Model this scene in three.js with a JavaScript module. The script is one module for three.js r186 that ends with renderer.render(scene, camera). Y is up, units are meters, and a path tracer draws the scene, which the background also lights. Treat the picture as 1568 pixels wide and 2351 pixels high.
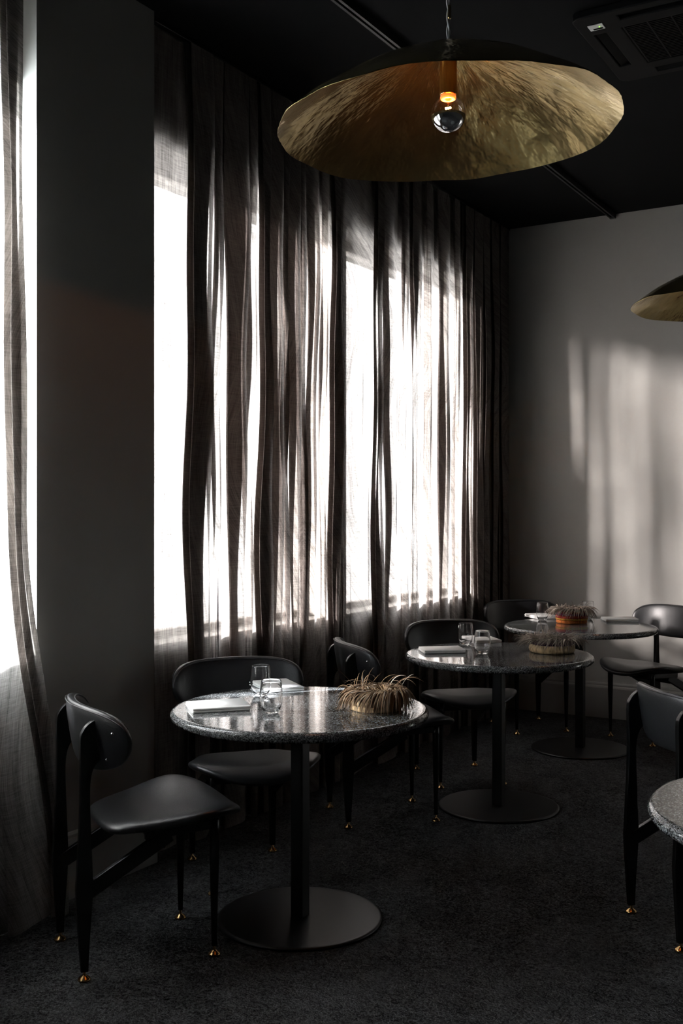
import * as THREE from 'three';
import { mergeGeometries, mergeVertices, toCreasedNormals } from 'three/addons/utils/BufferGeometryUtils.js';
import { RoundedBoxGeometry } from 'three/addons/geometries/RoundedBoxGeometry.js';

// ------------------------------------------------------------------ camera, sky, sun, exposure
// The room is measured along the window wall (u, away from the camera) and across it (v, negative at the windows): x = v, z = -u.
const P = (u, y, v) => new THREE.Vector3(v, y, -u);
const scene = new THREE.Scene();
const EYE = 1.43, YAW = THREE.MathUtils.degToRad(31);
const camera = new THREE.PerspectiveCamera(2 * THREE.MathUtils.radToDeg(Math.atan(1175.5 / 2450)), 1568 / 2351, 0.05, 80);
camera.position.set(0, EYE, 0);
const VIEW = new THREE.Vector3(-Math.sin(YAW), 0, -Math.cos(YAW));
camera.lookAt(camera.position.clone().add(VIEW));
camera.setViewOffset(1568, 2351, 0, 4.5, 1568, 2351);

scene.background = new THREE.Color(0.86, 0.95, 1.0);
scene.backgroundIntensity = 15;

const sun = new THREE.DirectionalLight(new THREE.Color(0.94, 0.98, 1.03), 66);
{
  const dir = P(0.74, 0, 0.67).normalize();                      // the way the light travels, level
  const el = THREE.MathUtils.degToRad(14);
  sun.position.copy(dir).multiplyScalar(-14 * Math.cos(el)).add(new THREE.Vector3(-2, 1.4 + 14 * Math.sin(el), -4));
  sun.target.position.set(-2, 1.4, -4);
  sun.shadow.radius = 11;
  sun.shadow.mapSize.set(2048, 2048);
  const c = sun.shadow.camera;
  c.left = -8; c.right = 8; c.top = 5; c.bottom = -5; c.near = 0.5; c.far = 30;
}
sun.castShadow = true;
scene.add(sun, sun.target);

const renderer = new THREE.WebGLRenderer({ antialias: true });
renderer.shadowMap.enabled = true;
renderer.toneMapping = THREE.LinearToneMapping;
renderer.toneMappingExposure = 2.3;

// ------------------------------------------------------------------ helpers
let seed = 7;
const rnd = () => { seed = (seed * 1664525 + 1013904223) >>> 0; return seed / 4294967296; };
const rr = (a, b) => a + (b - a) * rnd();
const lerp = (a, b, t) => a + (b - a) * t;
const clamp = (x, a, b) => Math.min(b, Math.max(a, x));
const smooth = (a, b, x) => { const t = clamp((x - a) / (b - a), 0, 1); return t * t * (3 - 2 * t); };
const used = new Map();
function numbered(name) {
  const n = used.get(name) ?? 0; used.set(name, n + 1);
  return n ? `${name}_${String(n).padStart(3, '0')}` : name;
}
function part(name, geo, mat, parent, label) {
  const m = new THREE.Mesh(geo, mat);
  m.name = name; m.castShadow = m.receiveShadow = true;
  if (label) m.userData.label = label;
  parent.add(m);
  return m;
}
function tag(o, label, category, group) {
  o.userData.label = label; o.userData.category = category;
  if (group) o.userData.group = group;
  return o;
}
function thing(name, pos) {
  const g = new THREE.Group(); g.name = numbered(name); g.position.copy(pos); scene.add(g); return g;
}
function copyOf(src, name) {
  const g = src.clone(); g.name = numbered(name); g.userData = {}; scene.add(g); return g;
}
function structure(name, geo, mat) {
  const m = new THREE.Mesh(geo, mat); m.name = name; m.castShadow = m.receiveShadow = true; m.userData.kind = 'structure'; scene.add(m); return m;
}
// a box between two corners in (u, y, v), with uv in metres
function boxUV(u0, u1, y0, y1, v0, v1) {
  const g = new THREE.BoxGeometry(v1 - v0, y1 - y0, u1 - u0).toNonIndexed();
  g.translate((v0 + v1) / 2, (y0 + y1) / 2, -(u0 + u1) / 2);
  metreUV(g);
  return g;
}
function metreUV(g) {
  const p = g.attributes.position, n = g.attributes.normal, uv = new Float32Array(p.count * 2);
  for (let i = 0; i < p.count; i++) {
    const ax = Math.abs(n.getX(i)), ay = Math.abs(n.getY(i)), az = Math.abs(n.getZ(i));
    let a, b;
    if (ay >= ax && ay >= az) { a = p.getX(i); b = p.getZ(i); } else if (ax >= az) { a = p.getZ(i); b = p.getY(i); } else { a = p.getX(i); b = p.getY(i); }
    uv[2 * i] = a; uv[2 * i + 1] = b;
  }
  g.setAttribute('uv', new THREE.BufferAttribute(uv, 2));
  return g;
}
// smooth periodic value noise on a grid
function noiseGrid(w, h, cx, cy) {
  const g = new Float32Array(cx * cy); for (let i = 0; i < g.length; i++) g[i] = rnd();
  const out = new Float32Array(w * h);
  for (let y = 0; y < h; y++) {
    const fy = y / h * cy, y0 = Math.floor(fy), ty = fy - y0, sy = ty * ty * (3 - 2 * ty), ya = y0 % cy, yb = (y0 + 1) % cy;
    for (let x = 0; x < w; x++) {
      const fx = x / w * cx, x0 = Math.floor(fx), tx = fx - x0, sx = tx * tx * (3 - 2 * tx), xa = x0 % cx, xb = (x0 + 1) % cx;
      out[y * w + x] = lerp(lerp(g[ya * cx + xa], g[ya * cx + xb], sx), lerp(g[yb * cx + xa], g[yb * cx + xb], sx), sy);
    }
  }
  return out;
}
function mixNoise(w, h, list) {
  const out = new Float32Array(w * h);
  for (const [cx, cy, amp] of list) { const n = noiseGrid(w, h, cx, cy); for (let i = 0; i < out.length; i++) out[i] += (n[i] - 0.5) * amp; }
  return out;
}
function texture(w, h, fn, srgb, repeat = 1, repeatY = repeat) {
  const d = new Uint8Array(w * h * 4);
  for (let y = 0; y < h; y++) for (let x = 0; x < w; x++) {
    const c = fn(x, y, y * w + x), k = (y * w + x) * 4;
    const [r, g, b] = Array.isArray(c) ? c : [c, c, c];
    d[k] = clamp(r * 255, 0, 255); d[k + 1] = clamp(g * 255, 0, 255); d[k + 2] = clamp(b * 255, 0, 255); d[k + 3] = 255;
  }
  const t = new THREE.DataTexture(d, w, h);
  t.wrapS = t.wrapT = THREE.RepeatWrapping; t.magFilter = THREE.LinearFilter; t.minFilter = THREE.LinearMipmapLinearFilter; t.generateMipmaps = true;
  if (srgb) t.colorSpace = THREE.SRGBColorSpace;
  t.repeat.set(repeat, repeatY); t.needsUpdate = true;
  return t;
}
// surface through a grid of points: rows of columns
function gridGeo(rows, cols, at, uvAt, closeU = false) {
  const pos = [], uv = [], idx = [];
  for (let j = 0; j <= rows; j++) for (let i = 0; i <= cols; i++) {
    const p = at(i / cols, j / rows, i, j); pos.push(p.x, p.y, p.z);
    const q = uvAt ? uvAt(i / cols, j / rows, i, j) : [i / cols, j / rows]; uv.push(q[0], q[1]);
  }
  for (let j = 0; j < rows; j++) for (let i = 0; i < cols; i++) {
    const a = j * (cols + 1) + i, b = a + 1, c = a + cols + 1, d = c + 1;
    idx.push(a, b, d, a, d, c);
  }
  const g = new THREE.BufferGeometry();
  g.setAttribute('position', new THREE.Float32BufferAttribute(pos, 3));
  g.setAttribute('uv', new THREE.Float32BufferAttribute(uv, 2));
  g.setIndex(idx); g.computeVertexNormals();
  if (closeU) {                                                     // same normal on both sides of the seam
    const n = g.attributes.normal;
    for (let j = 0; j <= rows; j++) {
      const a = j * (cols + 1), b = a + cols;
      const x = n.getX(a) + n.getX(b), y = n.getY(a) + n.getY(b), z = n.getZ(a) + n.getZ(b), l = Math.hypot(x, y, z) || 1;
      n.setXYZ(a, x / l, y / l, z / l); n.setXYZ(b, x / l, y / l, z / l);
    }
  }
  return g;
}
const lathe = (pts, seg = 64) => new THREE.LatheGeometry(pts.map(([r, y]) => new THREE.Vector2(r, y)), seg);
function merge(list) { return mergeGeometries(list.map((g) => { const k = g.index ? g.toNonIndexed() : g; for (const n of Object.keys(k.attributes)) if (!['position', 'normal', 'uv'].includes(n)) k.deleteAttribute(n); return k; })); }
function tube(pts, r, seg = 40, rad = 8, closed = false) { return new THREE.TubeGeometry(new THREE.CatmullRomCurve3(pts, closed), seg, r, rad, closed); }

// ------------------------------------------------------------------ materials
const std = (o) => new THREE.MeshStandardMaterial(o), phy = (o) => new THREE.MeshPhysicalMaterial(o);
const lin = (r, g, b) => new THREE.Color().setRGB(r, g, b);

const wallN = mixNoise(512, 512, [[6, 6, 0.5], [24, 24, 0.3], [90, 90, 0.2], [256, 256, 0.15]]);
const wallTex = texture(512, 512, (x, y, i) => 0.93 + wallN[i] * 0.07, false, 0.5);
const wallBump = texture(512, 512, (x, y, i) => 0.5 + wallN[i] * 0.5, false, 1.2);
const M = {};
M.wall = std({ color: lin(0.27, 0.265, 0.25), map: wallTex, roughness: 0.75, bumpMap: wallBump, bumpScale: 0.0012 });
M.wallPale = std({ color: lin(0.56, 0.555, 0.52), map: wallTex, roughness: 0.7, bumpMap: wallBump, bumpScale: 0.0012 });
M.skirt = std({ color: lin(0.40, 0.395, 0.37), roughness: 0.45 });
M.darkWall = std({ color: lin(0.03, 0.029, 0.028), map: wallTex, roughness: 0.85 });
M.reveal = std({ color: lin(0.72, 0.70, 0.66), roughness: 0.6 });
M.ceiling = phy({ color: lin(0.0035, 0.0035, 0.0038), roughness: 0.9, specularIntensity: 0.3, bumpMap: wallBump, bumpScale: 0.001 });
M.frame = std({ color: lin(0.45, 0.43, 0.40), roughness: 0.45 });
M.pane = phy({ color: 0xffffff, transmission: 1, roughness: 0, thickness: 0, ior: 1.45 });

const carpetN = mixNoise(1024, 1024, [[5, 7, 0.35], [16, 12, 0.4], [60, 60, 0.35], [220, 220, 0.8], [512, 512, 1.0]]);
const carpetTex = texture(1024, 1024, (x, y, i) => { const k = clamp(0.5 + carpetN[i] * 0.62, 0.03, 1); return [k * 0.98, k, k * 1.02]; }, false, 0.65);
const carpetBump = texture(1024, 1024, (x, y, i) => 0.5 + carpetN[i] * 0.6, false, 0.65);
M.carpet = phy({ specularIntensity: 0.15, color: lin(0.105, 0.1045, 0.105), map: carpetTex, roughness: 1, bumpMap: carpetBump, bumpScale: 0.006 });

// linen: threads of uneven thickness crossing
const LW = 1024;
const linenA = mixNoise(LW, LW, [[512, 22, 0.8], [256, 14, 0.5], [60, 5, 0.45], [22, 3, 0.75]]), linenB = mixNoise(LW, LW, [[26, 512, 0.9], [14, 256, 0.4]]);
const linenTex = texture(LW, LW, (x, y, i) => { const k = clamp(0.66 + linenA[i] * 0.42 + linenB[i] * 0.28, 0.1, 1); return [k, k * 0.99, k * 0.98]; }, false, 1.25);
const linen = (c, through) => phy({ color: lin(...c), map: linenTex, roughness: 0.70, transmission: through, thickness: 0, specularIntensity: 0.1, side: THREE.DoubleSide });
M.linen = linen([0.285, 0.250, 0.232], 0.42);
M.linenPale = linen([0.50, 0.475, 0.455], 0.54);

const woodN = mixNoise(256, 256, [[60, 3, 0.8], [20, 2, 0.5]]);
M.blackWood = std({ color: lin(0.003, 0.003, 0.003), roughness: 0.27, bumpMap: texture(256, 256, (x, y, i) => 0.5 + woodN[i] * 0.5), bumpScale: 0.0002 });
const leatherN = mixNoise(512, 512, [[40, 40, 0.35], [120, 120, 0.8], [240, 240, 0.6]]);
M.leather = phy({ ior: 1.7, color: lin(0.0125, 0.0135, 0.0155), roughness: 0.38, bumpMap: texture(512, 512, (x, y, i) => 0.5 + leatherN[i] * 0.5, false, 3), bumpScale: 0.00035 });
M.seam = std({ color: lin(0.006, 0.006, 0.0065), roughness: 0.5 });
M.brassFoot = std({ color: lin(0.72, 0.46, 0.21), metalness: 1, roughness: 0.22 });
M.steelBlack = std({ color: lin(0.004, 0.004, 0.0043), roughness: 0.38 });
M.chrome = std({ color: lin(0.86, 0.87, 0.88), metalness: 1, roughness: 0.06 });

// granite: grains of three kinds
const GW = 1024, grain = new Float32Array(GW * GW), gTone = new Float32Array(GW * GW);
{
  const cells = 200, cx = [], cy = [], tone = [];
  for (let j = 0; j < cells; j++) for (let i = 0; i < cells; i++) {
    cx.push((i + rnd()) / cells * GW); cy.push((j + rnd()) / cells * GW);
    const q = rnd(); tone.push(q < 0.36 ? rr(0.02, 0.07) : q < 0.80 ? rr(0.10, 0.24) : rr(0.26, 0.50));
  }
  for (let y = 0; y < GW; y++) for (let x = 0; x < GW; x++) {
    const ci = Math.floor(x / GW * cells), cj = Math.floor(y / GW * cells); let best = 1e9, t = 0;
    for (let dj = -1; dj <= 1; dj++) for (let di = -1; di <= 1; di++) {
      const k = ((cj + dj + cells) % cells) * cells + (ci + di + cells) % cells;
      let ex = Math.abs(cx[k] - x), ey = Math.abs(cy[k] - y); if (ex > GW / 2) ex = GW - ex; if (ey > GW / 2) ey = GW - ey;
      const d = ex * ex + ey * ey; if (d < best) { best = d; t = tone[k]; }
    }
    gTone[y * GW + x] = t;
  }
}
const gN = mixNoise(GW, GW, [[8, 8, 0.5], [300, 300, 0.5]]);
const graniteTex = texture(GW, GW, (x, y, i) => { const k = gTone[i] * (1 + gN[i] * 0.5); return [k * 0.97, k, k * 1.0]; }, false, 1.5);
M.granite = std({ color: lin(0.78, 0.785, 0.79), map: graniteTex, roughness: 0.085 });

const napN = mixNoise(256, 256, [[4, 4, 0.4], [128, 128, 0.5]]);
M.napkin = std({ color: lin(0.88, 0.88, 0.87), roughness: 0.95, bumpMap: texture(256, 256, (x, y, i) => 0.5 + napN[i] * 0.5, false, 4), bumpScale: 0.0006 });
M.glass = phy({ color: 0xffffff, transmission: 1, roughness: 0, thickness: 0.01, ior: 1.5 });

// hammered brass: radial dents along the dish
const brN = mixNoise(1024, 512, [[10, 5, 0.9], [26, 10, 0.55], [70, 22, 0.25], [180, 50, 0.12]]);
const brTone = mixNoise(1024, 512, [[9, 5, 0.5], [30, 12, 0.4], [90, 20, 0.3]]);
M.brass = std({
  color: lin(0.55, 0.44, 0.205), metalness: 0.97, roughness: 0.23,
  map: texture(1024, 512, (x, y, i) => { const k = clamp(0.78 + brTone[i] * 0.5, 0.3, 1); return [k, k * 0.99, k * 0.95]; }),
  bumpMap: texture(1024, 512, (x, y, i) => 0.5 + brN[i] * 0.45), bumpScale: 0.009, side: THREE.DoubleSide,
});
M.brassSmooth = std({ color: lin(0.66, 0.47, 0.20), metalness: 1, roughness: 0.16 });

// ------------------------------------------------------------------ the room
const H = 3.46, U0 = -4.6, UB = 7.24, VR = 3.2, VW = -2.97, VO = -3.37, SILL = 0.845, HEAD = 2.97;
structure('floor', boxUV(U0 - 0.3, UB + 0.3, -0.12, 0, VO, VR + 0.3), M.carpet);
structure('ceiling', boxUV(U0 - 0.3, UB + 0.3, H, H + 0.2, VO, VR + 0.3), M.ceiling);
const openings = [[0.50, 2.70, 0.925], [3.36, 4.83], [4.99, 6.67]];
{
  const list = [boxUV(U0 - 0.3, UB + 0.3, 0, SILL, VO, VW), boxUV(U0 - 0.3, UB + 0.3, HEAD, H, VO, VW)];
  let u = U0 - 0.3;
  for (const [a, b, sill] of openings) { list.push(boxUV(u, a, SILL, HEAD, VO, VW)); if (sill) list.push(boxUV(a, b, SILL, sill, VO, VW)); u = b; }
  list.push(boxUV(u, UB + 0.3, SILL, HEAD, VO, VW));
  structure('wall_left', merge(list), M.wall);
}
structure('wall_back', boxUV(UB, UB + 0.3, 0, H, VW, VR + 0.3), M.wallPale);
structure('wall_right', boxUV(U0 - 0.3, UB, 0, H, VR, VR + 0.3), M.darkWall);
structure('wall_front', boxUV(U0 - 0.3, U0, 0, H, VW, VR), M.darkWall);
structure('wall_pier', boxUV(2.70, 3.33, 0, H, VW, -2.89), M.wall);
function skirting(name, len, horizontal) {                          // profile with a bead on top, swept straight
  const s = new THREE.Shape([[0, 0], [0.018, 0], [0.018, 0.205], [0.016, 0.215], [0.011, 0.222], [0.011, 0.232], [0.006, 0.240], [0, 0.242]].map(([a, b]) => new THREE.Vector2(a, b)));
  return new THREE.ExtrudeGeometry(s, { depth: len, bevelEnabled: false });
}
{
  const g = skirting('', UB - -2.4 > 0 ? VR - VW : 1); g.rotateY(Math.PI / 2);   // runs along x, profile towards -z
  g.rotateY(Math.PI); g.rotateY(Math.PI);
  const b = skirting('', 6.15); // profile x outwards, runs along +z
  b.rotateY(-Math.PI / 2);      // outwards is +z (into the room), runs along -x
  b.translate(VR, 0, -UB);
  structure('baseboard_back', b, M.skirt);
  const l = skirting('', 0.63); l.translate(-2.89, 0, -3.33);
  structure('baseboard_left', l, M.wall);
}
openings.forEach(([a, b, sill = SILL], k) => {
  const w = new THREE.Group(); w.name = `window_${k + 1}`; w.userData.kind = 'structure'; w.position.copy(P((a + b) / 2, sill, -3.17)); scene.add(w);
  const L = b - a, h = HEAD - sill, t = 0.05;
  const bx = (z0, z1, y0, y1, x0, x1) => { const g = new RoundedBoxGeometry(x1 - x0, y1 - y0, z1 - z0, 2, 0.004); g.translate((x0 + x1) / 2, (y0 + y1) / 2, (z0 + z1) / 2); return g; };
  for (const s of [-1, 1]) part('jamb', bx(s > 0 ? L / 2 - t : -L / 2, s > 0 ? L / 2 : -L / 2 + t, 0, h, -0.035, 0.035), M.frame, w);
  part('head_rail', bx(-L / 2 + t, L / 2 - t, h - t, h, -0.035, 0.035), M.frame, w);
  part('bottom_rail', bx(-L / 2 + t, L / 2 - t, 0, t, -0.035, 0.035), M.frame, w);
  part('pane', bx(-L / 2 + t, L / 2 - t, t, h - t, -0.004, 0.004), M.pane, w);
  part('window_sill', bx(-L / 2 + 0.002, L / 2 - 0.002, 0.0, 0.018, 0.036, 0.198), M.reveal, w);
  for (const s of [-1, 1]) part('reveal', bx(s > 0 ? L / 2 - 0.006 : -L / 2, s > 0 ? L / 2 : -L / 2 + 0.006, 0.018, h, 0.036, 0.199), M.reveal, w);
});

// ------------------------------------------------------------------ curtains
// bands: [start, end] of the places where the cloth lies in three layers; between them it hangs single
function curtainGeo(uA, uB, vBack, bands, opt) {
  const ctrl = [];                                                  // [u, v, id of its wander, pull]
  let id = 0;
  ctrl.push([uA, vBack + 0.03, id]); ctrl.push([uA + 0.012, vBack + 0.008, id]);
  let prev = uA + 0.012;
  for (const [a, b, folds = 1] of bands) {
    id++;
    const w = b - a, e = Math.min(0.014, w * 0.2), n = Math.max(1, Math.round((a - prev) / 0.055));
    for (let k = 1; k < n; k++) ctrl.push([lerp(prev, a, k / n), lerp(vBack + (prev > uA + 0.02 ? 0.045 : 0.0), vBack, k / n) + rr(-0.006, 0.006), id + 1000 + k, 0]);
    ctrl.push([a, vBack, id, -1]);
    const q = 0.048 / (2 * folds), inset = (k) => e * 0.9 * k;                // each fold lies a little inside the one before
    for (let k = 0; k < folds; k++) {
      const y0 = vBack + 2 * q * k, bb = b - inset(k), aa = a + inset(k);
      ctrl.push([bb - e, y0 + q * 0.1, id + 100, 1]); ctrl.push([bb, y0 + q * 0.5, id + 100, 1]); ctrl.push([bb - e, y0 + q * 0.9, id + 100, 1]);
      ctrl.push([aa + e, y0 + q * 1.1, id, -1]); ctrl.push([aa, y0 + q * 1.5, id, -1]); ctrl.push([aa + e, y0 + q * 1.9, id, -1]);
    }
    ctrl.push([b, vBack + 0.048, id + 100, 1]);
    prev = b;
  }
  const n = Math.max(2, Math.round((uB - prev) / 0.055));
  for (let k = 1; k <= n; k++) ctrl.push([lerp(prev, uB, k / n), vBack + lerp(0.045, 0.02, k / n) + rr(-0.005, 0.005), 2000 + k, 0]);
  const waves = new Map();
  const wander = (key, y) => {
    if (!waves.has(key)) waves.set(key, [rr(0.5, 1.1), rnd() * 6.3, rr(1.6, 3.2), rnd() * 6.3]);
    const [f1, p1, f2, p2] = waves.get(key);
    return Math.sin(y * f1 * 2 + p1) * 0.6 + Math.sin(y * f2 * 2 + p2) * 0.35;
  };
  const rows = 56, sub = 4, cols = (ctrl.length - 1) * sub, top = 3.425;
  // cloth length along the plan gives the u of the weave
  const pos = [], uv = [], idx = [];
  for (let j = 0; j <= rows; j++) {
    const y = top * j / rows + 0.006;
    const pts = ctrl.map(([u, v, key, side], k) => {
      const near = smooth(2.5, 3.4, y);
      let uu = u + wander(key, y) * opt.wander * (1 - 0.5 * near) + (side ?? 0) * near * 0.018 + (opt.lean ? opt.lean(y, (u - uA) / (uB - uA)) : 0);
      const vv = lerp(vBack + 0.025, v, 1 - 0.25 * near) + wander(key + 7, y) * 0.004 + (opt.out ? opt.out(y, (u - uA) / (uB - uA)) : 0);
      return [Math.min(opt.uMax ?? 99, Math.max(opt.uMin ?? -99, uu)), Math.max(VW + 0.008, vv)];
    });
    let s = 0, last = null;
    for (let i = 0; i <= cols; i++) {
      const k = Math.min(ctrl.length - 2, Math.floor(i / sub)), t = i / sub - k;
      const p0 = pts[Math.max(0, k - 1)], p1 = pts[k], p2 = pts[k + 1], p3 = pts[Math.min(pts.length - 1, k + 2)];
      const cr = (a, b, c, d) => 0.5 * (2 * b + (c - a) * t + (2 * a - 5 * b + 4 * c - d) * t * t + (3 * b - a - 3 * c + d) * t * t * t);
      const u = cr(p0[0], p1[0], p2[0], p3[0]), v = Math.max(VW + 0.006, cr(p0[1], p1[1], p2[1], p3[1]));
      if (last) s += Math.hypot(u - last[0], v - last[1]); last = [u, v];
      pos.push(v, y, -u); uv.push(s, y);
    }
  }
  for (let j = 0; j < rows; j++) for (let i = 0; i < cols; i++) { const a = j * (cols + 1) + i, c = a + cols + 1; idx.push(a, a + 1, c + 1, a, c + 1, c); }
  const g = new THREE.BufferGeometry();
  g.setAttribute('position', new THREE.Float32BufferAttribute(pos, 3)); g.setAttribute('uv', new THREE.Float32BufferAttribute(uv, 2));
  g.setIndex(idx); g.computeVertexNormals();
  return g;
}
function curtain(geo, u0, u1, v, label, cloth = M.linen) {
  const o = thing('curtain', P((u0 + u1) / 2, 0, v));
  geo.translate(-o.position.x, 0, -o.position.z);
  part('fabric', geo, cloth, o);
  const tr = new RoundedBoxGeometry(0.028, 0.022, u1 - u0, 2, 0.004); tr.translate(0, H - 0.012, 0);
  part('curtain_track', tr, M.steelBlack, o);
  return tag(o, label, 'curtain');
}
const bands2 = [[3.585, 3.71, 2], [3.755, 3.785], [3.845, 3.975], [4.02, 4.04], [4.105, 4.17, 2], [4.185, 4.265], [4.305, 4.325], [4.35, 4.415], [4.455, 4.475], [4.50, 4.585], [4.64, 4.68], [4.755, 4.815, 2], [4.825, 4.90, 3],
  [5.22, 5.295, 2], [5.315, 5.41], [5.56, 5.58], [5.68, 5.735, 2], [5.87, 5.89], [6.03, 6.13], [6.27, 6.295], [6.42, 6.52, 2], [6.58, 6.68, 2], [6.72, 6.80, 2], [6.86, 6.96, 2], [7.02, 7.12, 2]];
curtain(curtainGeo(3.345, 7.19, -2.945, bands2, { wander: 0.030, uMin: 3.342, uMax: 7.215 }), 3.36, 7.2, -2.925,
  'wide brown linen curtain in deep folds across the two windows right of the pier');
const bands1 = [[1.13, 1.26, 2], [1.30, 1.43, 2], [1.47, 1.59, 2], [1.62, 1.74, 2], [1.77, 1.89, 2], [1.93, 1.99], [2.16, 2.20], [2.37, 2.40], [2.535, 2.59, 2]];
curtain(curtainGeo(1.10, 2.60, -2.915, bands1, {
  wander: 0.010, uMax: 2.74,
  lean: (y, t) => (0.13 * smooth(1.5, 0, y) * smooth(0.55, 1, t) - 0.012 * (y - 1.4) / 2 * t) + 0.008 * t * smooth(3.2, 1.2, y),
  out: (y, t) => 0.035 + 0.07 * smooth(1.3, 0, y) * smooth(0.4, 1, t),
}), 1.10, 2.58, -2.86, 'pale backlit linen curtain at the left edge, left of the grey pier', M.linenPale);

// ------------------------------------------------------------------ tables
function tableProto(name, pos) {
  const t = thing(name, pos);
  const R = 0.45, top = 0.74, th = 0.034, r = th / 2, prof = [[0.0001, top], [0.15, top], [0.30, top], [R - r - 0.003, top]];
  for (let k = 1; k <= 12; k++) { const a = Math.PI / 2 - Math.PI * k / 12; prof.push([R - r + Math.cos(a) * r, top - r + Math.sin(a) * r]); }
  prof.push([0.3, top - th], [0.0001, top - th]);
  const g = lathe(prof.reverse(), 128);
  const p = g.attributes.position, uv = g.attributes.uv;
  for (let i = 0; i < p.count; i++) { const rad = Math.hypot(p.getX(i), p.getZ(i)), k = rad > 0.4 ? 1 + (top - p.getY(i)) * 1.3 / rad : 1; uv.setXY(i, p.getX(i) * k, p.getZ(i) * k); }
  part('tabletop', g, M.granite, t);
  const spider = [];
  const sh = new THREE.Shape(); sh.moveTo(-0.21, -0.21); sh.lineTo(0.21, -0.21); sh.lineTo(0.21, 0.21); sh.lineTo(-0.21, 0.21); sh.closePath();
  const pl = new THREE.ExtrudeGeometry(sh, { depth: 0.006, bevelEnabled: true, bevelSize: 0.002, bevelThickness: 0.002, bevelSegments: 2 });
  pl.rotateX(-Math.PI / 2); pl.translate(0, top - th - 0.0095, 0); spider.push(pl);
  for (const q of [0, 1]) {                                          // tapering arms under the plate
    const a = new THREE.ExtrudeGeometry(new THREE.Shape([[-0.2, 0], [0.2, 0], [0.05, -0.03], [-0.05, -0.03]].map((v) => new THREE.Vector2(...v))), { depth: 0.006, bevelEnabled: false });
    a.translate(0, top - th - 0.0095, -0.003); a.rotateY(q * Math.PI / 2 + Math.PI / 4); spider.push(a);
  }
  part('mounting_plate', merge(spider), M.steelBlack, t);
  const col = new RoundedBoxGeometry(0.05, top - th - 0.012 - 0.010, 0.05, 3, 0.005); col.translate(0, (top - th - 0.012 + 0.010) / 2, 0);
  part('column', col, M.steelBlack, t);
  part('base_plate', lathe([[0.0001, 0.012], [0.275, 0.012], [0.285, 0.0105], [0.2885, 0.007], [0.289, 0.0008], [0.0001, 0.0008]].reverse(), 128), M.steelBlack, t);
  return t;
}
const tables = [[3.13, -2.05], [4.80, -2.00], [6.21, -2.065], [2.67, -0.25]];
const tableLabels = ['round grey granite pedestal table at the front, carrying the long-feathered brown basket',
  'round grey granite pedestal table in the middle of the row, carrying the purple-banded basket',
  'round grey granite pedestal table furthest back near the plain wall, carrying the orange basket',
  'bare round grey granite table cut off by the right edge of the photo'];
const table0 = tableProto('pedestal_table', P(tables[0][0], 0, tables[0][1]));
tables.forEach(([u, v], k) => {
  const t = k ? copyOf(table0, 'pedestal_table') : table0;
  t.position.copy(P(u, 0, v)); tag(t, tableLabels[k], 'table', 'granite pedestal tables');
});

// ------------------------------------------------------------------ chairs (facing +z, floor at y = 0)
function seatGeo() {
  const N = 22, A = 72, pos = [], uv = [], idx = [];
  const outline = (a) => {                                           // rounded trapezoid, wide in front, bowed front edge
    const c = Math.cos(a), s = Math.sin(a), n = s > 0 ? lerp(3.6, 2.9, smooth(0, 0.7, s)) : lerp(3.6, 4.8, smooth(0, 0.7, -s));
    const k = Math.pow(Math.pow(Math.abs(c), n) + Math.pow(Math.abs(s), n), -1 / n);
    let x = c * k, z = s * k;
    const half = lerp(0.185, 0.262, smooth(-1.0, 0.55, z)) - 0.012 * smooth(0.6, 1, z);
    return [x * half, z * 0.222 + 0.022 * (1 - x * x) * smooth(0, 1, z) - 0.006];
  };
  const lift = (x, z) => 0.456 + 0.035 * z + 0.030 * Math.pow(x / 0.26, 2) * smooth(-0.2, 0.15, z) + 0.008 * Math.pow(x / 0.26, 2) - 0.020 * smooth(0.13, 0.24, z) * (1 - Math.pow(Math.min(1, Math.abs(x) / 0.26), 2)) - 0.004 * smooth(-0.13, -0.23, z);
  for (const side of [1, -1]) for (let k = 0; k <= N; k++) {
    const q = k / N, rho = Math.sin(q * Math.PI / 2), edge = Math.pow(Math.max(0, 1 - Math.pow(rho, 6)), 1 / 2.2);
    for (let i = 0; i <= A; i++) {
      const a = i / A * Math.PI * 2, [ox, oz] = outline(a), x = ox * rho, z = oz * rho;
      const y = lift(x, z) - 0.024 + (side > 0 ? 0.027 * edge : -0.024 * edge);
      pos.push(x, y, z); uv.push(x, z);
    }
  }
  const W = A + 1, off = (N + 1) * W;
  for (let k = 0; k < N; k++) for (let i = 0; i < A; i++) {
    const a = k * W + i, b = a + 1, c = a + W, d = c + 1;
    idx.push(a, d, b, a, c, d); idx.push(off + a, off + b, off + d, off + a, off + d, off + c);
  }
  const g = new THREE.BufferGeometry();
  g.setAttribute('position', new THREE.Float32BufferAttribute(pos, 3)); g.setAttribute('uv', new THREE.Float32BufferAttribute(uv, 2)); g.setIndex(idx);
  const uvs = g.attributes.uv; g.deleteAttribute('uv');
  const m = mergeVertices(g, 1e-5); m.computeVertexNormals();
  const p = m.attributes.position, u2 = new Float32Array(p.count * 2); for (let i = 0; i < p.count; i++) { u2[2 * i] = p.getX(i); u2[2 * i + 1] = p.getZ(i); }
  m.setAttribute('uv', new THREE.BufferAttribute(u2, 2));
  return m;
}
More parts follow.
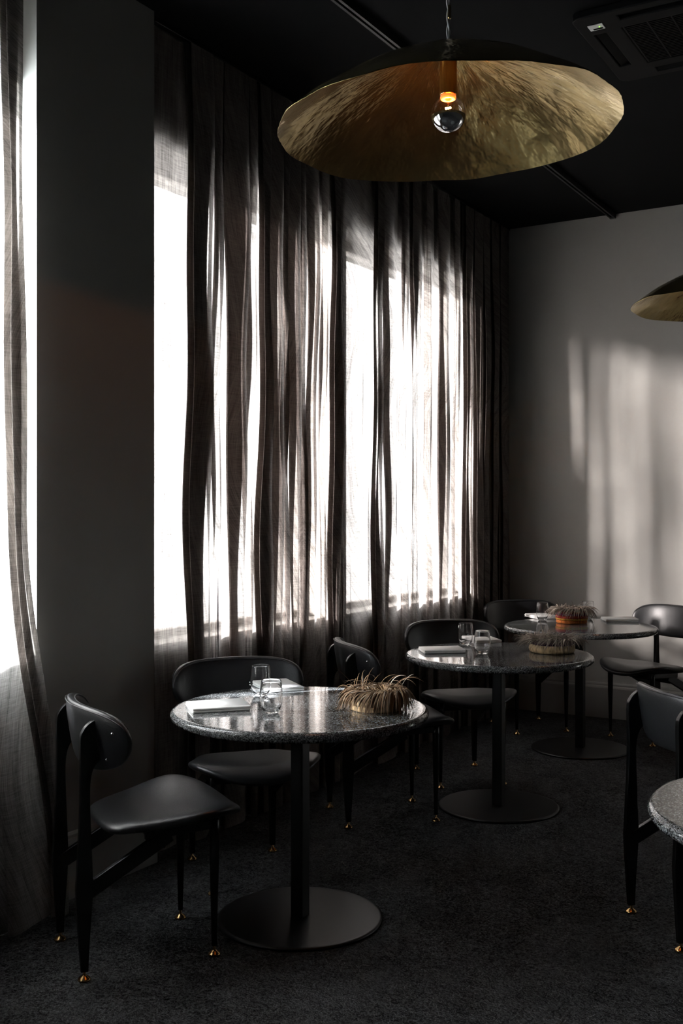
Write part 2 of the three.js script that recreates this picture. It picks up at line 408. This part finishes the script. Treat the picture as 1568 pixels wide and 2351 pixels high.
// the back: a bent shell, arched above and deep below; w runs -1..1 across, h -1..1 up
const backHalf = (w) => 0.030 + 0.080 * Math.pow(Math.max(0, 1 - Math.pow(Math.abs(w), 2.6)), 0.55) * 0.9;
const backMid = (w) => 0.722 + 0.012 * w * w;
const backPlan = (w) => [0.268 * Math.sin(w * 1.12) / Math.sin(1.12), -0.186 + 0.225 * (1 - Math.cos(w * 0.98))];
function backPoint(w, h, off) {                                      // off: outwards (to the rear) of the middle surface
  const [x, z] = backPlan(w), [xa, za] = backPlan(w - 0.01), [xb, zb] = backPlan(w + 0.01);
  const l = Math.hypot(xb - xa, zb - za), nx = (zb - za) / l, nz = -(xb - xa) / l;
  const y = backMid(w) + h * backHalf(w);
  const tilt = -(y - 0.70) * 0.16;
  return new THREE.Vector3(x + nx * off, y, z + nz * off + tilt);
}
function backGeo() {
  const cols = 56, ring = 36, th = 0.019;
  const at = (i, j) => {
    const w = -1 + 2 * j, a = i * Math.PI * 2;
    // section: flat pad with rounded rims
    const n = 3.2, c = Math.cos(a), s = Math.sin(a), k = Math.pow(Math.pow(Math.abs(c), n) + Math.pow(Math.abs(s), n), -1 / n);
    const end = Math.pow(Math.max(0, 1 - Math.pow(Math.abs(w), 9)), 0.5);
    return backPoint(w, s * k * (0.25 + 0.75 * end) , c * k * th * (0.15 + 0.85 * end));
  };
  const g = gridGeo(cols, ring, at, (i, j) => [i * 0.5, j * 0.6], true);
  // caps
  const caps = [];
  for (const j of [0, 1]) {
    const pts = []; for (let i = 0; i < ring; i++) pts.push(at(i / ring, j));
    const c = pts.reduce((a, b) => a.add(b), new THREE.Vector3()).multiplyScalar(1 / ring);
    const pos = [], uv = []; for (let i = 0; i < ring; i++) { const a = pts[i], b = pts[(i + 1) % ring]; for (const q of j ? [c, a, b] : [c, b, a]) { pos.push(q.x, q.y, q.z); uv.push(0, 0); } }
    const cg = new THREE.BufferGeometry(); cg.setAttribute('position', new THREE.Float32BufferAttribute(pos, 3)); cg.setAttribute('uv', new THREE.Float32BufferAttribute(uv, 2)); cg.computeVertexNormals(); caps.push(cg);
  }
  return merge([g, ...caps]);
}
function postGeo(sx) {                                               // rear leg: a sawn profile that swells to a bracket behind the back
  const right = [[0.008, 0.031], [0.011, 0.10], [0.021, 0.25], [0.022, 0.30], [0.016, 0.45], [0.013, 0.56], [0.016, 0.615], [0.027, 0.650], [0.048, 0.672], [0.064, 0.685]];
  const left = [[0.040, 0.792], [0.014, 0.778], [-0.004, 0.758], [-0.011, 0.73], [-0.010, 0.62], [-0.012, 0.50], [-0.021, 0.32], [-0.023, 0.26], [-0.013, 0.10], [-0.008, 0.031]];
  const s = new THREE.Shape();
  s.moveTo(...right[0]); s.splineThru(right.slice(1).map((q) => new THREE.Vector2(...q)));
  s.lineTo(...left[0]); s.splineThru(left.slice(1).map((q) => new THREE.Vector2(...q)));
  s.closePath();
  const g = new THREE.ExtrudeGeometry(s, { depth: 0.016, bevelEnabled: true, bevelSize: 0.003, bevelThickness: 0.003, bevelSegments: 3, curveSegments: 10 });
  g.translate(0, 0, -0.008); g.rotateY(-Math.PI / 2);                // profile x -> z
  g.translate(sx * 0.17, 0, -0.212);
  return g;
}
function bar(a, b, w, h) {                                           // squared bar between two points with eased edges
  const l = a.distanceTo(b), g = new RoundedBoxGeometry(w, h, l, 2, 0.003), m = new THREE.Matrix4();
  const z = b.clone().sub(a).normalize(), x = new THREE.Vector3(0, 1, 0).cross(z).normalize(), y = z.clone().cross(x);
  m.makeBasis(x, y, z).setPosition(a.clone().add(b).multiplyScalar(0.5)); g.applyMatrix4(m); return g;
}
function chairProto(name) {
  const c = thing(name, new THREE.Vector3());
  part('seat', seatGeo().translate(0, 0.010, 0.092), M.leather, c);
  const back = part('backrest', backGeo(), M.leather, c);
  for (const off of [-0.0165, 0.0165]) {
    const pts = []; for (let k = 0; k <= 40; k++) { const w = -0.95 + 1.9 * k / 40, end = Math.sqrt(1 - Math.pow(Math.abs(w), 9)); pts.push(backPoint(w, 0.93 * (0.25 + 0.75 * end), off * 0.9 * (0.15 + 0.85 * end))); }
    part('piping', tube(pts, 0.0022, 80, 6), M.leather, back);
  }
  const foot = lathe([[0.0001, 0.0005], [0.019, 0.0005], [0.020, 0.004], [0.018, 0.008], [0.009, 0.015], [0.0048, 0.019], [0.0044, 0.036], [0.0001, 0.036]], 24);
  for (const s of [-1, 1]) {
    const l = part('rear_leg', postGeo(s), M.blackWood, c);
    const f = part('foot', foot, M.brassFoot, l, 'small brass swivel foot'); f.position.set(s * 0.17, 0, -0.212);
    part('button', new THREE.SphereGeometry(0.0055, 14, 8), M.chrome, c).position.copy(backPoint(s * 0.80, 0.35, 0.019));
    part('button', new THREE.SphereGeometry(0.0055, 14, 8), M.chrome, c).position.copy(backPoint(s * 0.66, -0.62, 0.019));
  }
  const legProf = [[0.0001, 0.031], [0.0085, 0.031], [0.010, 0.10], [0.0155, 0.30], [0.0165, 0.40], [0.016, 0.436], [0.0001, 0.436]];
  for (const s of [-1, 1]) {
    const g = lathe(legProf, 24); g.translate(s * 0.172, 0, 0.205);
    const l = part('front_leg', g, M.blackWood, c);
    const f = part('foot', foot, M.brassFoot, l, 'small brass swivel foot'); f.position.set(s * 0.172, 0, 0.205);
    part('seat_rail', bar(new THREE.Vector3(s * 0.168, 0.424, 0.22), new THREE.Vector3(s * 0.160, 0.412, -0.02), 0.022, 0.030), M.blackWood, c);
    part('brace', bar(new THREE.Vector3(s * 0.168, 0.262, -0.212), new THREE.Vector3(s * 0.162, 0.408, 0.060), 0.020, 0.048), M.blackWood, c);
  }
  part('cross_rail', bar(new THREE.Vector3(-0.165, 0.392, 0.035), new THREE.Vector3(0.165, 0.392, 0.035), 0.022, 0.055), M.blackWood, c);
  return c;
}
const chair0 = chairProto('dining_chair');
const chairs = [
  [2.648, -2.372, 0.846, 0.533, 'black leather dining chair in front of the grey pier, side on, nearest the left edge'],
  [3.42, -2.50, -0.643, 0.766, 'black leather dining chair behind the frontmost table, its back against the curtain'],
  [4.40, -2.42, 0.719, 0.695, 'black leather dining chair between the front and middle tables, side on'],
  [5.23, -2.41, -0.71, 0.70, 'black leather dining chair behind the middle table, its wide back against the curtain'],
  [6.67, -2.57, -0.70, 0.71, 'black leather dining chair behind the furthest table, in the dark corner'],
  [6.76, -1.77, -0.89, -0.46, 'black leather dining chair right of the furthest table, facing left by the plain wall'],
  [3.80, -0.80, 0.68, 0.73, 'black leather dining chair at the right edge, seen from behind, beyond the bare table'],
];
chairs.forEach(([u, v, fu, fv, label], k) => {
  const c = k ? copyOf(chair0, 'dining_chair') : chair0;
  c.position.copy(P(u, 0, v)); c.rotation.set(0, Math.atan2(fv, -fu), 0);
  tag(c, label, 'chair', 'black leather dining chairs');
});

// ------------------------------------------------------------------ napkins
const TOP = 0.7405;
function napkinGeo() {                                               // cloth folded over in four leaves, fold on the long near side
  const L = 0.205, D = 0.155, list = [];
  for (let k = 0; k < 4; k++) {
    const t = 0.0052, y0 = k * 0.0054, sL = L - rr(0, 0.006), sD = D - rr(0, 0.006);
    const g = new RoundedBoxGeometry(sL, t, sD, 3, 0.0024, 1).toNonIndexed();
    g.translate(rr(-0.002, 0.002), y0 + t / 2, rr(-0.001, 0.001) + (D - sD) / 2);
    list.push(g);
  }
  const pts = [];                                                     // the rounded fold that joins the leaves
  for (const s of [0, 1]) {
    const c = new THREE.CylinderGeometry(0.0053, 0.0053, L - 0.008, 16, 1); c.rotateZ(Math.PI / 2); c.translate(0, 0.0054 + s * 0.0106, D / 2 - 0.0012); list.push(c.toNonIndexed());
  }
  const g = merge(list), p = g.attributes.position;
  for (let i = 0; i < p.count; i++) {                                // soft sag and swell
    const x = p.getX(i), z = p.getZ(i), y = p.getY(i), k = y / 0.022;
    p.setY(i, Math.max(0, y + k * (0.0022 * Math.sin(x * 22 + 1) + 0.0016 * Math.cos(z * 30) - 0.0022 * Math.pow(Math.abs(x) / 0.1, 4))));
  }
  g.computeVertexNormals(); metreUV(g); return toCreasedNormals(g, 0.7);
}
const napGeo = napkinGeo();
// [u, v, direction of its long side in (u, v)]
const napkins = [
  [2.965, -2.285, 0.74, 0.67, 'folded white linen napkin at the left rim of the frontmost table'],
  [3.415, -2.35, 0.60, -0.80, 'folded white linen napkin behind the two glasses on the frontmost table'],
  [4.711, -2.262, 0.62, 0.78, 'folded white linen napkin at the left rim of the middle table'],
  [5.191, -2.266, 0.72, -0.69, 'folded white linen napkin behind the glasses on the middle table'],
  [6.53, -2.425, 0.70, -0.71, 'folded white linen napkin under the left glass on the furthest table'],
  [6.605, -1.945, 0.50, 0.87, 'folded white linen napkin at the right side of the furthest table'],
];
napkins.forEach(([u, v, du, dv, label]) => {
  const o = new THREE.Mesh(napGeo, M.napkin); o.name = numbered('napkin'); o.castShadow = o.receiveShadow = true;
  o.position.copy(P(u, TOP, v)); o.rotation.y = Math.atan2(du, dv); scene.add(o);   // long side (x) along (du, dv)
  tag(o, label, 'napkin', 'folded white napkins');
});

// ------------------------------------------------------------------ glasses
const glassProf = [[0.0001, 0.0], [0.020, 0.0], [0.0245, 0.0025], [0.033, 0.018], [0.0385, 0.040], [0.0395, 0.052], [0.0375, 0.075], [0.0340, 0.0985],
  [0.0334, 0.0992], [0.0328, 0.0985], [0.0362, 0.075], [0.0382, 0.052], [0.0372, 0.040], [0.0318, 0.020], [0.022, 0.0085], [0.0001, 0.0075]];
const glassGeo0 = new THREE.LatheGeometry(new THREE.CatmullRomCurve3(glassProf.map(([r, y]) => new THREE.Vector3(r, y, 0))).getPoints(60).map((p) => new THREE.Vector2(Math.max(1e-4, p.x), Math.max(0, p.y))), 64);
const glassGeo = glassGeo0.scale(1.0, 1.13, 1.0);
const glasses = [
  [3.245, -2.30, 'clear stemless glass in front of the rear napkin on the frontmost table'],
  [2.985, -2.072, 'clear stemless glass nearest the front rim of the frontmost table'],
  [5.00, -2.265, 'clear stemless glass in front of the rear napkin on the middle table'],
  [4.73, -2.055, 'clear stemless glass nearest the front rim of the middle table'],
  [6.37, -2.362, 'clear stemless glass left of the orange basket on the furthest table'],
  [6.59, -2.14, 'clear stemless glass partly behind the orange basket on the furthest table'],
];
glasses.forEach(([u, v, label]) => {
  const o = new THREE.Mesh(glassGeo, M.glass); o.name = numbered('drinking_glass'); o.castShadow = o.receiveShadow = true;
  o.position.copy(P(u, TOP + 0.0003, v)); scene.add(o); tag(o, label, 'glass', 'stemless drinking glasses');
});

// ------------------------------------------------------------------ feathered baskets
const featherGeo = (root, dir, len, width, droop, curl, twist) => {   // a curved tapering blade with a keel
  const n = 9, pos = [], uv = [], idx = []; let p = root.clone(); const d = dir.clone().normalize(), side = new THREE.Vector3();
  const axis = new THREE.Vector3(-dir.z, 0, dir.x).normalize();
  for (let k = 0; k <= n; k++) {
    const t = k / n, w = width * (t < 0.25 ? lerp(0.35, 1, t / 0.25) : Math.pow(1 - (t - 0.25) / 0.75, 0.8) + 0.03) * 0.5;
    side.crossVectors(d, new THREE.Vector3(0, 1, 0)); if (side.lengthSq() < 1e-4) side.copy(axis); side.normalize();
    const nrm = new THREE.Vector3().crossVectors(side, d).normalize(); side.applyAxisAngle(d, twist * t); nrm.applyAxisAngle(d, twist * t);
    pos.push(p.x - side.x * w, p.y - side.y * w, p.z - side.z * w, p.x + nrm.x * w * 0.35, p.y + nrm.y * w * 0.35, p.z + nrm.z * w * 0.35, p.x + side.x * w, p.y + side.y * w, p.z + side.z * w);
    uv.push(0, t, 0.5, t, 1, t);
    if (k < n) { const a = k * 3; idx.push(a, a + 1, a + 4, a, a + 4, a + 3, a + 1, a + 2, a + 5, a + 1, a + 5, a + 4); }
    p = p.clone().addScaledVector(d, len / n);
    d.applyAxisAngle(axis, curl / n); d.y -= droop / n; d.normalize();
    if (p.y < 0.003) { p.y = 0.003; d.y = Math.max(d.y, 0); d.normalize(); }
  }
  const g = new THREE.BufferGeometry(); g.setAttribute('position', new THREE.Float32BufferAttribute(pos, 3)); g.setAttribute('uv', new THREE.Float32BufferAttribute(uv, 2)); g.setIndex(idx); g.computeVertexNormals();
  return g;
};
const fTexN = mixNoise(64, 256, [[16, 60, 0.6], [4, 8, 0.4]]);
const fTex = texture(64, 256, (x, y, i) => clamp(0.72 + fTexN[i] * 0.6 - (Math.abs(x - 32) < 2 ? 0.2 : 0), 0.1, 1));
const featherMats = [[0.31, 0.19, 0.095], [0.44, 0.31, 0.19], [0.22, 0.13, 0.07], [0.68, 0.58, 0.47], [0.36, 0.30, 0.25], [0.25, 0.20, 0.17], [0.50, 0.42, 0.35]].map((c) => phy({ color: lin(...c), map: fTex, roughness: 0.8, side: THREE.DoubleSide }));
const coilN = mixNoise(512, 64, [[110, 6, 0.9], [220, 12, 0.6]]);
const coilTex = texture(512, 64, (x, y, i) => clamp(0.72 + coilN[i] * 0.7, 0.1, 1), false, 1);
const coilBump = texture(512, 64, (x, y, i) => 0.5 + coilN[i] * 0.5, false, 1);
const coilMat = (c) => std({ color: lin(...c), map: coilTex, roughness: 0.85, bumpMap: coilBump, bumpScale: 0.002 });
const C = { tan: coilMat([0.66, 0.47, 0.26]), purple: coilMat([0.085, 0.022, 0.075]), orange: coilMat([0.62, 0.17, 0.025]), red: coilMat([0.42, 0.045, 0.03]), yellow: coilMat([0.66, 0.33, 0.04]), magenta: coilMat([0.22, 0.02, 0.10]), brown: coilMat([0.20, 0.12, 0.06]) };
function basket(u, v, coils, style, label) {
  const o = thing('feathered_basket', P(u, TOP, v)); seed = style.seed;
  let y0 = 0;
  const radiusAt = (t) => style.r * (0.90 + 0.16 * Math.sin(Math.PI * clamp(t * 0.9 + 0.08, 0, 1)) - 0.10 * t * t);
  coils.forEach(([m, hk], k) => {                                    // rolls of wrapped grass, one above the other
    const yc = y0 + hk / 2, rt = Math.max(hk * 0.55, 0.010), R = radiusAt(yc / style.h) - rt;
    const g = new THREE.TorusGeometry(R, rt, 16, 96); g.rotateX(Math.PI / 2);
    const p = g.attributes.position;
    for (let i = 0; i < p.count; i++) {
      const a = Math.atan2(p.getZ(i), p.getX(i)), q = 1 + 0.008 * Math.sin(a * 5) + 0.004 * Math.sin(a * 48 + k * 2 + p.getY(i) * 300);
      p.setXYZ(i, p.getX(i) * q, Math.max(0.0005, yc + p.getY(i) * (hk * 0.62 / rt)), p.getZ(i) * q);
    }
    g.computeVertexNormals(); part('coil', g, C[m], o); y0 += hk;
  });
  part('bottom', lathe([[0.0001, 0.001], [style.r * 0.8, 0.001], [style.r * 0.82, 0.006], [0.0001, 0.009]], 48), C.brown, o);
  const byMat = featherMats.map(() => []);
  const make = (kind) => {
    const a = rnd() * Math.PI * 2, rootR = style.r * (kind.inner ? rr(0.55, 0.75) : rr(...(kind.root ?? [0.72, 0.95]))), swirl = kind.swirl + rr(-0.5, 0.5);
    const root = new THREE.Vector3(Math.cos(a) * rootR, style.h * rr(0.95, 1.10), Math.sin(a) * rootR);
    const out = a + swirl, dir = new THREE.Vector3(Math.cos(out), rr(kind.up[0], kind.up[1]), Math.sin(out));
    return featherGeo(root, dir, rr(...kind.len), rr(...kind.w), rr(...kind.droop), rr(-0.4, 0.4), rr(-1.2, 1.2));
  };
  for (let k = 0; k < style.fringe; k++) byMat[style.mats[Math.floor(rnd() * style.mats.length)]].push(make(style.kind));
  for (let k = 0; k < style.innerN; k++) byMat[style.mats[Math.floor(rnd() * style.mats.length)]].push(make({ ...style.kind, inner: true, len: [0.05, 0.09], up: [0.2, 1.0], swirl: 2.2 }));
  byMat.forEach((list, k) => { if (list.length) { const m = part('feather_fringe', merge(list), featherMats[k], o); m.userData.kind = 'stuff'; } });
  for (let k = 0; k < style.stray; k++) {                            // feathers that stand out from the fringe
    const g = make({ ...style.kind, root: [0.7, 0.95], len: [style.kind.len[1] * 0.55, style.kind.len[1] * 1.0], up: [0.7, 2.6], droop: [0.8, 3.4], w: [0.0018, 0.0044] });
    part('feather', g, featherMats[style.mats[(k * 2) % style.mats.length]], o);
  }
  return tag(o, label, 'basket', 'feathered baskets');
}
basket(3.235, -1.805, [['tan', 0.020], ['tan', 0.018], ['brown', 0.014], ['tan', 0.014]], { seed: 4117, r: 0.092, h: 0.066, fringe: 640, innerN: 130, stray: 34, mats: [0, 1, 2, 0, 2, 3, 2], kind: { root: [0.80, 1.0], swirl: 1.05, up: [-0.2, 0.45], len: [0.065, 0.125], w: [0.003, 0.0065], droop: [2.2, 4.6] } },
  'low basket thickly covered in long brown drooping feathers, on the frontmost table');
basket(4.975, -1.795, [['tan', 0.038], ['purple', 0.014], ['purple', 0.012]], { seed: 901, r: 0.107, h: 0.062, fringe: 520, innerN: 160, stray: 34, mats: [4, 5, 3, 4, 6], kind: { swirl: 0.7, up: [0.1, 0.7], len: [0.06, 0.115], w: [0.004, 0.008], droop: [0.6, 2.2] } },
  'tan coiled basket with a purple band and grey-brown feathers, on the middle table');
basket(6.32, -2.155, [['orange', 0.022], ['yellow', 0.010], ['red', 0.016], ['magenta', 0.012], ['red', 0.014]], { seed: 77, r: 0.094, h: 0.078, fringe: 420, innerN: 140, stray: 24, mats: [4, 6, 3, 4, 5], kind: { swirl: 0.7, up: [0.2, 0.9], len: [0.07, 0.12], w: [0.004, 0.008], droop: [1.4, 3.0] } },
  'orange and red striped coiled basket with grey-brown feathers, on the furthest table');

// ------------------------------------------------------------------ pendant lamps
const SHADE_R = 0.462, SHADE_H = 0.205;
function shadeGeo() {
  const prof = [], n = 30, cur = (t) => SHADE_H * (1 - Math.pow(t, 1.75)) + 0.030 * Math.exp(-Math.pow(t / 0.22, 2));
  for (let k = 0; k <= n; k++) { const t = lerp(1, 0.03, k / n); prof.push([SHADE_R * t, cur(t) - 0.0]); }           // inside, from the rim in
  const outer = [];
  for (let k = 0; k <= n; k++) { const t = lerp(0.03, 1, k / n); outer.push([SHADE_R * t + 0.0006, cur(t) + 0.0022]); }
  const g = new THREE.LatheGeometry([...prof, ...outer, prof[0]].map(([r, y]) => new THREE.Vector2(r, y)), 160);
  const p = g.attributes.position;
  for (let i = 0; i < p.count; i++) {
    const x = p.getX(i), z = p.getZ(i), a = Math.atan2(z, x), r = Math.hypot(x, z), t = r / SHADE_R;
    const d = (Math.sin(a * 3 + 1.3) * 0.004 + Math.sin(a * 7 + t * 5) * 0.0022 + Math.sin(a * 13 - t * 9) * 0.0012 + Math.sin(t * 21 + a * 4) * 0.0012) * t;
    p.setY(i, p.getY(i) + d);
    const q = 1 + 0.0016 * Math.sin(a * 90) * smooth(0.97, 1, t) + 0.003 * Math.sin(a * 17 + 2) * smooth(0.8, 1, t);
    p.setX(i, x * q); p.setZ(i, z * q);
  }
  g.computeVertexNormals();
  const uv = g.attributes.uv; // around and along the radius
  for (let i = 0; i < p.count; i++) { uv.setXY(i, uv.getX(i) * 2, Math.hypot(p.getX(i), p.getZ(i)) / SHADE_R); }
  return g;
}
const M2 = {
  bulbGlass: phy({ color: lin(1, 0.93, 0.88), transmission: 1, roughness: 0, thickness: 0, ior: 1.4 }),
  filament: std({ color: 0x000000, emissive: lin(1.0, 0.50, 0.16), emissiveIntensity: 16 }),
  collar: phy({ color: lin(1.0, 0.45, 0.25), transmission: 0.6, thickness: 0, roughness: 0.3, emissive: lin(1.0, 0.30, 0.10), emissiveIntensity: 0.2 }),
  cord: std({ color: lin(0.30, 0.30, 0.31), roughness: 0.6 }),
};
function pendant(u, v, rimY, tilt, label) {
  const o = thing('pendant_lamp', P(u, rimY, v));
  const s = part('lamp_shade', shadeGeo(), M.brass, o);
  s.quaternion.setFromAxisAngle(VIEW, tilt);
  part('socket', lathe([[0.0001, 0.094], [0.021, 0.094], [0.0235, 0.097], [0.0235, 0.185], [0.022, 0.19], [0.0001, 0.195]], 40), M.brassSmooth, o);
  part('bulb_collar', lathe([[0.010, 0.094], [0.0185, 0.096], [0.0215, 0.090], [0.0205, 0.084], [0.0165, 0.082], [0.010, 0.084]], 32), M2.collar, o, 'glowing orange collar of the bulb');
  const yc = 0.043, R = 0.0475, cut = Math.PI / 2 + 0.10, up = [], dn = [];
  for (let k = 0; k <= 24; k++) { const a = lerp(0.36, cut, k / 24); up.push([Math.sin(a) * R, yc + Math.cos(a) * R]); }
  up.unshift([0.0165, 0.086]);
  for (let k = 0; k <= 24; k++) { const a = lerp(cut, Math.PI, k / 24); dn.push([Math.max(1e-4, Math.sin(a) * R), yc + Math.cos(a) * R]); }
  part('bulb_glass', lathe(up.reverse(), 64), M2.bulbGlass, o, 'clear upper half of the bulb');
  part('bulb_mirror', lathe(dn.reverse(), 64), M.chrome, o, 'silvered lower half of the bulb');
  const stem = lathe([[0.0001, 0.066], [0.0022, 0.067], [0.003, 0.074], [0.006, 0.088], [0.0001, 0.090]], 16);
  part('bulb_stem', stem, M2.bulbGlass, o);
  part('filament', tube([[-0.007, 0.062, 0], [-0.005, 0.058, 0.003], [-0.002, 0.062, -0.002], [0.002, 0.058, 0.003], [0.005, 0.062, -0.002], [0.007, 0.059, 0]].map((q) => new THREE.Vector3(...q)), 0.0022, 40, 8), M2.filament, o, 'glowing filament');
  const l = new THREE.PointLight(lin(1.0, 0.36, 0.09), 0.12); l.position.set(0, 0.0605, 0); l.castShadow = true; l.shadow.radius = 0.6; o.add(l); l.name = 'bulb_light';
  // twisted flex up to the ceiling, with a brass grip and a steel wire beside it
  const y0 = 0.19, y1 = H - rimY - 0.02;
  for (const ph of [0, Math.PI]) {
    const pts = []; for (let k = 0; k <= 120; k++) { const t = k / 120, a = t * 60 + ph; pts.push(new THREE.Vector3(Math.cos(a) * 0.003, lerp(y0, y1, t), Math.sin(a) * 0.003)); }
    part('cord', tube(pts, 0.003, 360, 6), M2.cord, o, 'dark twisted flex');
  }
  const grip = lathe([[0.0001, 0.30], [0.004, 0.30], [0.0045, 0.304], [0.0045, 0.335], [0.0001, 0.338]], 16); grip.translate(0.006, 0, 0.004);
  part('cord_grip', grip, M.brassSmooth, o);
  part('suspension_wire', tube([new THREE.Vector3(0.006, 0.2, 0.004), new THREE.Vector3(0.0075, 0.5, 0.004), new THREE.Vector3(0.006, y1, 0.003)], 0.0012, 20, 6), M.chrome, o);
  part('ceiling_rose', lathe([[0.0001, y1 - 0.012], [0.03, y1 - 0.012], [0.045, y1 - 0.004], [0.047, y1 + 0.0185], [0.0001, y1 + 0.0185]], 40), M.steelBlack, o);
  return tag(o, label, 'pendant lamp', 'hammered brass pendant lamps');
}
pendant(2.635, -1.245, 2.462, -0.036, 'large hammered brass dish pendant with a lit half-silvered bulb, near the ceiling');
pendant(5.64, -1.12, 2.46, 0.03, 'hammered brass dish pendant cut off by the right edge, in front of the plain wall');

// ------------------------------------------------------------------ ceiling fittings
{
  const t = thing('lighting_track', P(5.1, H, -2.17));
  const prof = new THREE.Shape([[-0.018, 0], [-0.018, -0.034], [-0.006, -0.034], [-0.006, -0.012], [0.006, -0.012], [0.006, -0.034], [0.018, -0.034], [0.018, 0]].map((q) => new THREE.Vector2(...q)));
  const g = new THREE.ExtrudeGeometry(prof, { depth: 4.2, bevelEnabled: false }); g.translate(0, -0.0005, -2.1);
  part('rail', g, std({ color: lin(0.008, 0.008, 0.0085), roughness: 0.45 }), t);
  for (const s of [-1, 1]) { const e = new RoundedBoxGeometry(0.04, 0.036, 0.03, 2, 0.003); e.translate(0, -0.0185, s * 2.114); part('end_cap', e, M.steelBlack, t); }
  tag(t, 'long black lighting track fixed to the dark ceiling parallel to the curtain', 'lighting track');
}
{
  const S = 0.72, o = thing('air_conditioner', P(4.58, H, -1.08)), y = -0.0405;
  const dk = phy({ specularIntensity: 0.15, color: lin(0.003, 0.003, 0.0033), roughness: 0.5 }), dk2 = phy({ specularIntensity: 0.2, color: lin(0.001, 0.001, 0.0011), roughness: 0.6 });
  // face panel: a frame with sloping rim round the middle grille, pierced by four slots
  const sh = new THREE.Shape(), r = 0.04, a = S / 2;
  sh.moveTo(-a + r, -a); sh.lineTo(a - r, -a); sh.quadraticCurveTo(a, -a, a, -a + r); sh.lineTo(a, a - r); sh.quadraticCurveTo(a, a, a - r, a); sh.lineTo(-a + r, a); sh.quadraticCurveTo(-a, a, -a, a - r); sh.lineTo(-a, -a + r); sh.quadraticCurveTo(-a, -a, -a + r, -a);
  const hole = (x0, x1, z0, z1) => { const h = new THREE.Path(); h.moveTo(x0, z0); h.lineTo(x0, z1); h.lineTo(x1, z1); h.lineTo(x1, z0); h.closePath(); sh.holes.push(h); };
  const q = 0.205; hole(-q, q, -q, q);
  const slots = [[-0.19, 0.19, 0.265, 0.325], [-0.19, 0.19, -0.325, -0.265], [0.265, 0.325, -0.19, 0.19], [-0.325, -0.265, -0.19, 0.19]];
  slots.forEach((k) => hole(...k));
  const g = new THREE.ExtrudeGeometry(sh, { depth: 0.022, bevelEnabled: true, bevelSize: 0.006, bevelThickness: 0.006, bevelSegments: 3 });
  g.rotateX(Math.PI / 2); g.translate(0, -0.007, 0);
  part('panel', g, dk, o);
  const back = new THREE.BoxGeometry(S - 0.06, 0.006, S - 0.06); back.translate(0, -0.004, 0); part('backing', back, dk2, o);
  for (const [x0, x1, z0, z1] of slots) {
    const along = x1 - x0 > z1 - z0, f = new RoundedBoxGeometry(along ? x1 - x0 - 0.008 : 0.042, 0.005, along ? 0.042 : z1 - z0 - 0.008, 2, 0.002);
    if (along) f.rotateX(z0 > 0 ? 0.35 : -0.35); else f.rotateZ(x0 > 0 ? -0.35 : 0.35);
    f.translate((x0 + x1) / 2, -0.022, (z0 + z1) / 2); part('louvre', f, dk, o);
  }
  const bars = []; for (let k = 0; k < 26; k++) { const b = new THREE.BoxGeometry(2 * q - 0.01, 0.006, 0.006); b.translate(0, -0.028, lerp(-q + 0.012, q - 0.012, k / 25)); bars.push(b); }
  for (let k = 0; k < 5; k++) { const b = new THREE.BoxGeometry(0.006, 0.006, 2 * q - 0.01); b.translate(lerp(-q + 0.01, q - 0.01, k / 4), -0.030, 0); bars.push(b); }
  part('grille', merge(bars), dk, o);
  // receiver plate in the near left corner
  const px = -0.287, pz = 0.262;
  const pl = new RoundedBoxGeometry(0.062, 0.004, 0.05, 2, 0.0015); pl.translate(px, -0.037, pz);
  const plate = part('receiver_plate', pl, std({ color: lin(0.75, 0.75, 0.73), roughness: 0.4 }), o, 'small white receiver plate');
  const wn = new RoundedBoxGeometry(0.040, 0.003, 0.013, 2, 0.001); wn.translate(px + 0.004, -0.0385, pz - 0.012); part('sensor_window', wn, dk2, plate);
  const led = new THREE.SphereGeometry(0.0035, 12, 8); led.translate(px + 0.014, -0.039, pz + 0.004); part('indicator_light', led, std({ color: 0x000000, emissive: lin(0.45, 1, 0.15), emissiveIntensity: 0.6 }), plate, 'green indicator light');
  tag(o, 'square dark grey air conditioning cassette set in the black ceiling at the top right', 'air conditioner');
}

renderer.render(scene, camera);
